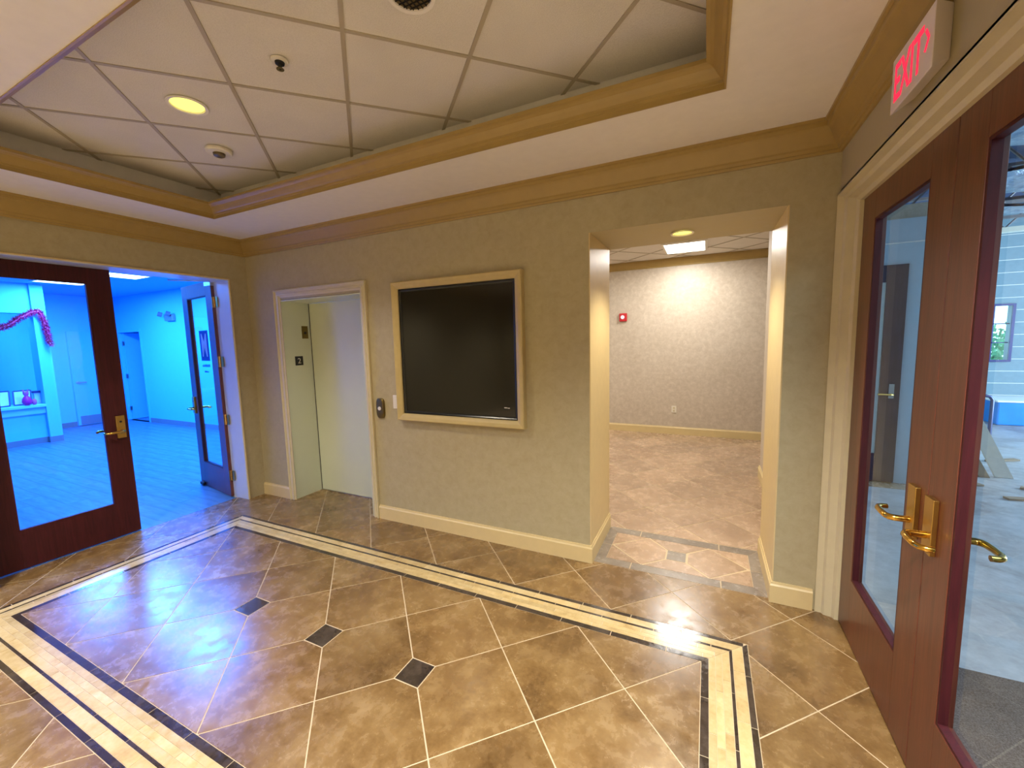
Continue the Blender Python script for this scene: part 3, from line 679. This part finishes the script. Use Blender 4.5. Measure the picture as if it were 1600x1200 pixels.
B().box(-10.7, -5.0, 3.1, 3.2, 0, 2.8).box(-10.8, -10.7, 1.76, 3.2, 0, 2.8).box(-10.7, -7.5, 1.66, 1.76, 0, 2.8).build('wall_office_corridor', 'blue_lit_office_paint', label='corridor wall behind the office doorway', **ow)
B().box(-7.5, -.24, -4.1, -4, 0, 2.8).box(-5.1, -5.0, 1.86, 3.1, 0, 2.8).build('wall_office_left', 'blue_lit_office_paint', label='office side walls beyond the left door leaf', **ow)
# reception front: column, header, half wall
B().box(-6.1, -5.82, .15, .30, 0, OZ).box(-6.08, -5.87, -4, .15, 2.14, OZ).build('wall_reception', 'blue_lit_office_paint', label='pale column and header framing the reception window', **ow)
B().box(-6.06, -5.90, -4, .15, 0, .60).build('wall_reception_front', 'blue_lit_office_paint', label='half wall under the reception counter', **ow)
ct = thing('reception_counter', (-5.95, -1.4, .602), label='pale reception countertop on the office half wall', category='counter')
B().box(-6.25, -5.80, -3.9, .149, .61, .655).build('countertop', 'counter_laminate', ct, bev=.004)
B().box(-5.895, -5.86, -3.9, .149, .50, .609).build('apron', 'counter_laminate', ct)
ob_ = [(0, 0), (.012, 0), (.012, .095), (0, .095)]
for nm, pth in (('baseboard_office_right', [(-.3, 1.76), (-6.35, 1.76)]), ('baseboard_office_back', [(-7.4, .98), (-7.4, .30)]),
                ('baseboard_reception', [(-5.82, .30), (-5.82, .15), (-5.90, .15), (-5.90, -3.9)]), ('baseboard_office_corridor', [(-5.1, 3.1), (-10.6, 3.1)])):
    b = B().sweep(pth, ob_ if nm in ('baseboard_office_right', 'baseboard_office_corridor') else ob_, (0, 0, 0), (1, 0, 0), (0, 1, 0), (0, 0, 1))
    b.build(nm, 'office_base', label='dark grey vinyl baseboard, '+nm.replace('baseboard_', '').replace('_', ' ')+' side', category='baseboard', kind='structure')
B().box(-10.8, -.24, -4.1, 3.2, OZ, OZ+.08).build('ceiling_office', 'blue_lit_ceiling_paint', label='flat ceiling of the blue-lit office', category='ceiling', **cs)
for (x_, y_, lb, sx_) in ((-5.2, .36, 'white ceiling light panel over the reception, left of the two', .26), (-3.82, .53, 'white office ceiling light panel nearer the doors, right of the two', .24)):
    t = thing('office_troffer', (x_, y_, OZ), label=lb, category='ceiling light')
    B().sweep([(x_-sx_, y_-.3), (x_+sx_, y_-.3), (x_+sx_, y_+.3), (x_-sx_, y_+.3)], [(0, -.014), (.025, -.014), (.025, -.001), (0, -.001)], (0, 0, OZ), (1, 0, 0), (0, 1, 0), (0, 0, 1), closed=True).build('frame', 'white_plastic', t)
    B().box(x_-sx_+.026, x_+sx_-.026, y_-.273, y_+.273, OZ-.01, OZ-.001).build('diffuser', 'troffer_blue', t)
# door 6 with kick plate
t = thing('door_6', (-7.36, 1.33, 0), label='pale office door with grey kick plate left of the doorway', category='door', **cs)
B().box(-7.40, -7.33, .98, 1.70, .01, 1.90).build('leaf', 'blue_lit_office_paint', t, bev=.004)
B().box(-7.33, -7.325, 1.02, 1.66, .02, .20).build('kick_plate', 'kick_plate', t)
e = B().lathe((-7.33, 1.045, .885), [(.028, 0), (.028, .012), (.010, .014), (.010, .05)], 18, 'x').build('rose', 'satin_nickel', t)
B().tube([(-7.28, 1.045, .885), (-7.275, 1.08, .886), (-7.275, 1.16, .884)], .010, 10).build('lever', 'satin_nickel', e)
# doorway frame + open leaf (door 7)
t = thing('door_7', (-6.84, 1.76, 0), label='open doorway with pale frame at the end of the office', category='door', **cs)
B().sweep([(-6.36, 0), (-6.36, 1.93), (-7.32, 1.93), (-7.32, 0)], [(0, 0), (0, .014), (.05, .014), (.05, 0)], (0, 1.76, 0), (1, 0, 0), (0, 0, 1), (0, -1, 0)).build('door_frame', 'blue_lit_office_paint', t)
B().box(-7.24, -7.20, 1.80, 2.5, .01, 1.87).build('leaf', 'blue_lit_office_paint', t)
for hz in (1.65, .95, .25): B().box(-7.205, -7.19, 1.765, 1.80, hz-.045, hz+.045).build('hinge', 'satin_nickel', t)
# emergency light
t = thing('emergency_light', (-5.2, 1.76, 2.05), label='small twin-head emergency light on the office wall', category='emergency light')
B().box(-5.30, -5.02, 1.70, 1.759, 2.04, 2.16).build('housing', 'kick_plate', t, bev=.01)
for hx in (-5.36, -5.08): B().tube([(hx, 1.70, 2.16), (hx-.02, 1.64, 2.18)], .045, 14).build('lamp_head', 'office_base', t)
# picture on the reception back wall
t = thing('wall_picture', (-7.4, .56, 1.27), label='narrow dark picture on the wall behind reception', category='picture')
B().box(-7.399, -7.37, .52, .62, 1.27, 1.72).build('frame', 'black_frame', t); B().box(-7.37, -7.367, .53, .61, 1.285, 1.705).build('print', 'dark_blue_print', t)
# frames leaning on the counter
def easel(name, y0, y1, xo, lab, zt_=.90):
    zb = .668
    t = thing(name, (xo, (y0+y1)/2, .655), label=lab, category='picture frame')
    sh = .02
    def P_(y, z_): return (xo-(z_-zb)*.28, y+sh*(z_-zb)/.2, z_)
    for a, b2 in (((y0, zb), (y1, zb)), ((y1, zb), (y1, zt_)), ((y1, zt_), (y0, zt_)), ((y0, zt_), (y0, zb))):
        B().tube([P_(*a), P_(*b2)], .011, 4).build('frame_bar', 'black_frame', t)
    B().quad([P_(y0, zb), P_(y1, zb), P_(y1, zt_), P_(y0, zt_)]).quad([tuple(Vector(P_(*q))-Vector((.01, 0, 0))) for q in ((y0, zt_), (y1, zt_), (y1, zb), (y0, zb))]).build('print', 'frame_paper', t)
    return t
easel('picture_frame', -.33, -.21, -5.93, 'dark framed sheet on the reception counter, left of the pink bag')
easel('picture_frame', -.16, .03, -5.955, 'dark framed sheet on the reception counter behind the pink bag', .89)
t = thing('counter_monitor', (-6.0, .11, .655), label='small dark topped white box at right end of the counter', category='box')
B().box(-6.05, -5.98, .075, .148, .656, .84).build('body', 'frame_paper', t, bev=.005); B().box(-6.07, -5.96, .06, .149, .84, .87).build('lid', 'black_frame', t)
t = thing('dark_cup', (-6.1, -.31, .655), label='small dark cup at left edge of the reception counter', category='cup')
B().lathe((-6.12, -.31, .656), [(.035, 0), (.035, .31), (.03, .315)], 14).build('cup_body', 'black_frame', t)
t = thing('gift_bag', (-5.84, -.05, .655), label='bright pink gift bag with tissue on the reception counter', category='bag')
B().lathe((-5.83, -.05, .656), [(.02, 0), (.045, .02), (.056, .06), (.048, .11), (.024, .15)], 20).build('bag_body', 'pink_bag', t, smooth=True)
b = B()
for k in range(7):
    a = k*.9; b.tube([(-5.83, -.05, .79), (-5.83+.02*math.cos(a), -.05+.022*math.sin(a), .85), (-5.83+.03*math.cos(a), -.05+.03*math.sin(a), .90+.012*(k % 3))], [.012, .014, .002], 6)
b.build('tissue', 'pink_tissue', t)
B().lathe((-5.835, .03, .656), [(.015, 0), (.03, .03), (.028, .07), (.012, .1)], 14).build('small_pouch', 'pink_tissue', t, smooth=True)
# garland round the reception window: bushy tinsel
gp = [(-5.762, -.9, 1.90), (-5.762, -.5, 1.84), (-5.762, -.22, 1.90), (-5.762, -.12, 1.95), (-5.762, 0, 2.07), (-5.762, .12, 2.15), (-5.762, .2, 2.17), (-5.762, .235, 2.10), (-5.762, .25, 1.93), (-5.762, .27, 1.75), (-5.762, .285, 1.62)]
b = B(); rng = random.Random(5); pts = []
for a, c in zip(gp, gp[1:]):
    a, c = Vector(a), Vector(c); n_ = max(2, int((c-a).length/.012))
    pts += [a.lerp(c, k/n_) for k in range(n_)]
b.tube(pts, .018, 6)
for p in pts:
    for k in range(16):
        d_ = Vector((rng.uniform(0, 1), rng.gauss(0, 1), rng.gauss(0, 1))).normalized(); s_ = d_.orthogonal().normalized()*.011
        e_ = p+d_*rng.uniform(.04, .08); i = len(b.v); b.v += [tuple(p+s_), tuple(p-s_), tuple(e_)]; b.f.append((i, i+1, i+2))
g_ = b.build('tinsel_garland', 'tinsel_red', label='red tinsel garland hung round the reception window', category='garland')

# ================================================================== UNFINISHED SPACE BEYOND THE RIGHT DOORS
fu = B().box(4.78, 12, -4, 7.1, -.12, -.002).build('floor_unfinished', 'concrete', label='bare concrete floor of the unfinished space', category='floor', kind='structure')
B().box(4.80, 7.6, -3.9, -.23, -.002, .008).build('dark_speckled_floor', 'dark_speckle', fu)  # darker speckled sheet over the near part of the concrete
uw = dict(category='wall', kind='structure')
B().box(4.86, 6.12, 2.36, 2.60, 0, 2.0).build('wall_unfinished_core', 'drywall', label='hidden', **uw) if False else None
b = B().box(4.845, 5.20, 2.60, 2.70, 0, 2.55).box(5.20, 5.78, 2.60, 2.70, 2.13, 2.55).box(5.78, 6.10, 2.60, 2.70, 0, 2.55)
b.build('wall_unfinished_left', 'drywall', label='blue-grey drywall partition with a dark door, seen through the right doors', **uw)
B().box(4.765, 4.84, .575, 2.72, 0, 3.3).build('wall_unfinished_side', 'drywall', label='side wall behind the right doors', **uw)
B().box(4.845, 6.10, 2.588, 2.60, 2.325, 2.335).build('trim_unfinished', 'soffit_paint', label='thin joint line across the drywall partition', category='moulding', **cs)
t = thing('door_8', (5.49, 2.59, 0), label='dark oak door with narrow lite and silver lever in the unfinished space', category='door', **cs)
B().box(5.20, 5.53, 2.575, 2.615, .01, 2.13).box(5.625, 5.78, 2.575, 2.615, .01, 2.13).box(5.53, 5.625, 2.575, 2.615, .01, .29).box(5.53, 5.625, 2.575, 2.615, 1.97, 2.13).build('leaf', 'dark_oak_door', t)
B().box(5.53, 5.625, 2.592, 2.600, .29, 1.97).build('lite', 'gypsum_board', t)
e = B().box(5.695, 5.735, 2.566, 2.575, .85, .99).build('escutcheon', 'satin_nickel', t, bev=.002)
B().tube([(5.715, 2.57, .89), (5.715, 2.53, .89), (5.70, 2.52, .89), (5.60, 2.522, .892)], .009, 10).build('lever', 'satin_brass', e)
# far wall with window, y = 7
b = B().box(5.0, 8.21, 7.0, 7.15, 0, 3.4).box(8.57, 12, 7.0, 7.15, 0, 3.4).box(8.21, 8.57, 7.0, 7.15, 0, .965).box(8.21, 8.57, 7.0, 7.15, 1.89, 3.4)
wf = b.build('wall_unfinished_far', 'far_board', label='far wall with a small window in the unfinished space', **uw)
b = B()
for k in range(1, 16): b.box(5.0, 12, 6.994, 7.0, k*.2-.004, k*.2+.004) if k*.2 < .96 or k*.2 > 1.9 else b.box(5.0, 8.19, 6.994, 7.0, k*.2-.004, k*.2+.004).box(8.6, 12, 6.994, 7.0, k*.2-.004, k*.2+.004)
b.build('board_joint', 'soffit_paint', wf)
t = thing('window_1', (8.39, 7.05, .965), label='small blue-framed window with glazing bars in the far wall', category='window', **cs)
B().sweep([(8.20, .955), (8.58, .955), (8.58, 1.9), (8.20, 1.9)], [(0, 0), (0, .03), (.032, .03), (.032, 0)], (0, 6.995, 0), (1, 0, 0), (0, 0, 1), (0, -1, 0), closed=True).build('window_frame', 'window_frame_paint', t)
for zz_ in (1.27, 1.58): B().box(8.23, 8.55, 7.02, 7.04, zz_-.008, zz_+.008).build('glazing_bar', 'window_frame_paint', t)
B().box(8.345, 8.365, 7.02, 7.04, .985, 1.87).build('glazing_bar', 'window_frame_paint', t)
B().box(8.23, 8.55, 7.05, 7.056, .985, 1.87).build('pane', 'clear_glass', t)
# trees outside the window
for k, (tx, ty, tz, tr_) in enumerate(((10.2, 13, .4, 1.25), (13.4, 17, .2, 1.2))):
    t = thing('tree', (tx, ty, -3), label=('leafy tree filling the lower panes of the far window', 'second leafy tree outside the far window, farther right')[k], category='tree')
    B().tube([(tx, ty, -3), (tx, ty, tz)], [.15, .08], 8).build('trunk', 'brown_paper', t)
    b = B(); rng = random.Random(k)
    for q in range(900):
        d_ = Vector((rng.gauss(0, 1), rng.gauss(0, 1), rng.gauss(0, .8))).normalized()*tr_*rng.uniform(.55, 1); p = Vector((tx, ty, tz+.3))+d_
        s1 = Vector((rng.gauss(0, 1), rng.gauss(0, 1), rng.gauss(0, 1))).normalized()*.11; s2 = s1.orthogonal().normalized()*.07; i = len(b.v)
        b.v += [tuple(p-s1), tuple(p+s2), tuple(p+s1), tuple(p-s2)]; b.f.append((i, i+1, i+2, i+3))
    b.build('foliage', 'foliage', t, kind='stuff')
# wrapped pallet under the window
t = thing('wrapped_pallet', (8.9, 6.6, 0), label='low blue wrapped stack with white sheet on top under the far window', category='pallet')
B().box(8.2, 10.0, 6.35, 6.98, 0, .36).build('blue_wrapped_body', 'blue_wrap', t, bev=.02); B().box(8.18, 10.02, 6.33, 6.985, .36, .39).build('white_top_sheet', 'white_sheet', t, bev=.008)
tb = [(7.75, 5.5, 0), (7.75, 5.5, .50), (7.72, 5.5, .545), (7.66, 5.5, .56), (7.45, 5.5, .56), (7.40, 5.5, .53), (7.38, 5.5, .48), (7.38, 5.5, 0)]
B().tube(tb, .022, 10).build('bent_metal_tube', 'galvanised_tube', label='bent metal tube frame standing before the blue wrapped stack', category='frame', smooth=True)
# leaning boards
def lean(x0, x1, xt0, xt1, zt_, y_, mt, lab):
    b = B(); th_ = .02
    for yo in (0, .03): b.v += [(x0, y_+yo, .0), (x1, y_+yo, .0), (xt1, y_+yo+.25, zt_), (xt0, y_+yo+.25, zt_)]
    b.f = [(0, 1, 2, 3), (7, 6, 5, 4), (0, 4, 5, 1), (1, 5, 6, 2), (2, 6, 7, 3), (3, 7, 4, 0)]
    return b.build('leaning_board', mt, label=lab, category='board')
lean(6.76, 6.89, 6.40, 6.52, 1.04, 3.15, 'gypsum_board', 'pale board leaning left, front of the leaning boards')
lean(6.62, 6.70, 6.30, 6.38, .82, 3.10, 'brown_paper', 'brown-stained board leaning behind the pale one')
lean(6.45, 6.56, 6.20, 6.30, .75, 3.22, 'gypsum_board', 'rearmost pale leaning board beside the glass edge')
rng = random.Random(21)
for k, (x, y, a, l_) in enumerate(((6.35, 2.75, .3, .16), (6.95, 2.72, 2.6, .20), (7.35, 3.3, .1, .14), (7.15, 3.9, .5, .18), (7.75, 3.6, 2.9, .12), (6.6, 2.45, .2, .10))):
    lb = ('brown scrap nearest the dark door partition', 'long brown scrap in front of the leaning boards', 'brown scrap right of the leaning boards', 'long brown scrap behind the leaning boards', 'short brown scrap farthest toward the blue stack', 'smallest brown scrap, nearest the glass doors')[k]
    B().obox((x, y, .009), (math.cos(a)*l_, math.sin(a)*l_, 0), (-math.sin(a)*.03, math.cos(a)*.03, 0), (0, 0, .008)).build('debris_scrap', 'brown_paper', label=lb+' on the concrete floor', category='scrap', group='construction scraps on the concrete floor')
# roof structure
B().box(4.86, 12, -4, 7.1, 3.45, 3.5).build('ceiling_unfinished', 'roof_deck', label='bare metal roof deck over the unfinished space', category='ceiling', **cs)
B().box(12, 12.1, -4, 7.1, 0, 3.5).build('wall_unfinished_east', 'drywall', label='outer wall of the unfinished space', **uw)
B().box(4.86, 12, -4.1, -4, 0, 3.5).build('wall_unfinished_south', 'drywall', label='near wall of the unfinished space', **uw)
for k, yj in enumerate((1.1, 2.2, 3.3, 4.4, 5.5, 6.4)):
    t = thing('roof_joist', (8, yj, 3.0), label='open-web steel roof joist, '+['first', 'second', 'third', 'fourth', 'fifth', 'sixth'][k]+' from the glass doors', category='joist')
    zl_, zh_ = 2.98, 3.36
    B().box(5.05, 11.9, yj-.03, yj+.03, zl_, zl_+.035).build('bottom_chord', 'steel_joist', t); B().box(5.05, 11.9, yj-.03, yj+.03, zh_, zh_+.035).build('top_chord', 'steel_joist', t)
    b = B(); x = 5.1; s_ = 0
    while x < 11.5:
        b.tube([(x, yj, zl_+.02 if s_ % 2 == 0 else zh_), (x+.3, yj, zh_ if s_ % 2 == 0 else zl_+.02)], .012, 6); x += .3; s_ += 1
    b.build('web', 'steel_joist', t)
def blanket(name, x0, x1, y0, y1, z, amp, seed, lab):
    rng = random.Random(seed); nx, ny = 34, 10; b = B(); ph = [rng.uniform(0, 6) for _ in range(6)]
    for side in (0, 1):
        for i in range(nx+1):
            for j in range(ny+1):
                x = x0+(x1-x0)*i/nx; y = y0+(y1-y0)*j/ny
                zz2 = z+amp*(math.sin(x*3.1+ph[0])*.5+math.sin(y*5+x*2+ph[1])*.4+math.sin(x*9+ph[2])*.18+rng.uniform(-.12, .12))-.5*amp*math.cos((j/ny-.5)*math.pi)
                b.v.append((x, y, zz2+side*.03))
    n1 = (nx+1)*(ny+1)
    for s_ in (0, 1):
        for i in range(nx):
            for j in range(ny):
                a = s_*n1+i*(ny+1)+j; b.f.append((a, a+1, a+ny+2, a+ny+1))
    return b.build(name, 'foil_facing', label=lab, category='insulation', smooth=True)
blanket('foil_insulation', 5.1, 11, 1.2, 2.15, 2.87, .10, 1, 'crumpled foil insulation blanket sagging over the dark door partition')
blanket('foil_insulation', 6.25, 11, 2.72, 3.25, 2.80, .11, 2, 'crumpled foil insulation blanket sagging behind the drywall partition')
blanket('foil_insulation', 6.2, 11, 3.8, 4.35, 2.86, .09, 3, 'crumpled foil insulation blanket farther off, before the far window wall')
t = thing('strip_light', (8.5, 4.9, 2.75), label='long pale strip light under the roof joists', category='ceiling light')
B().box(6.6, 9.9, 4.85, 4.95, 2.70, 2.76).build('housing', 'white_plastic', t)
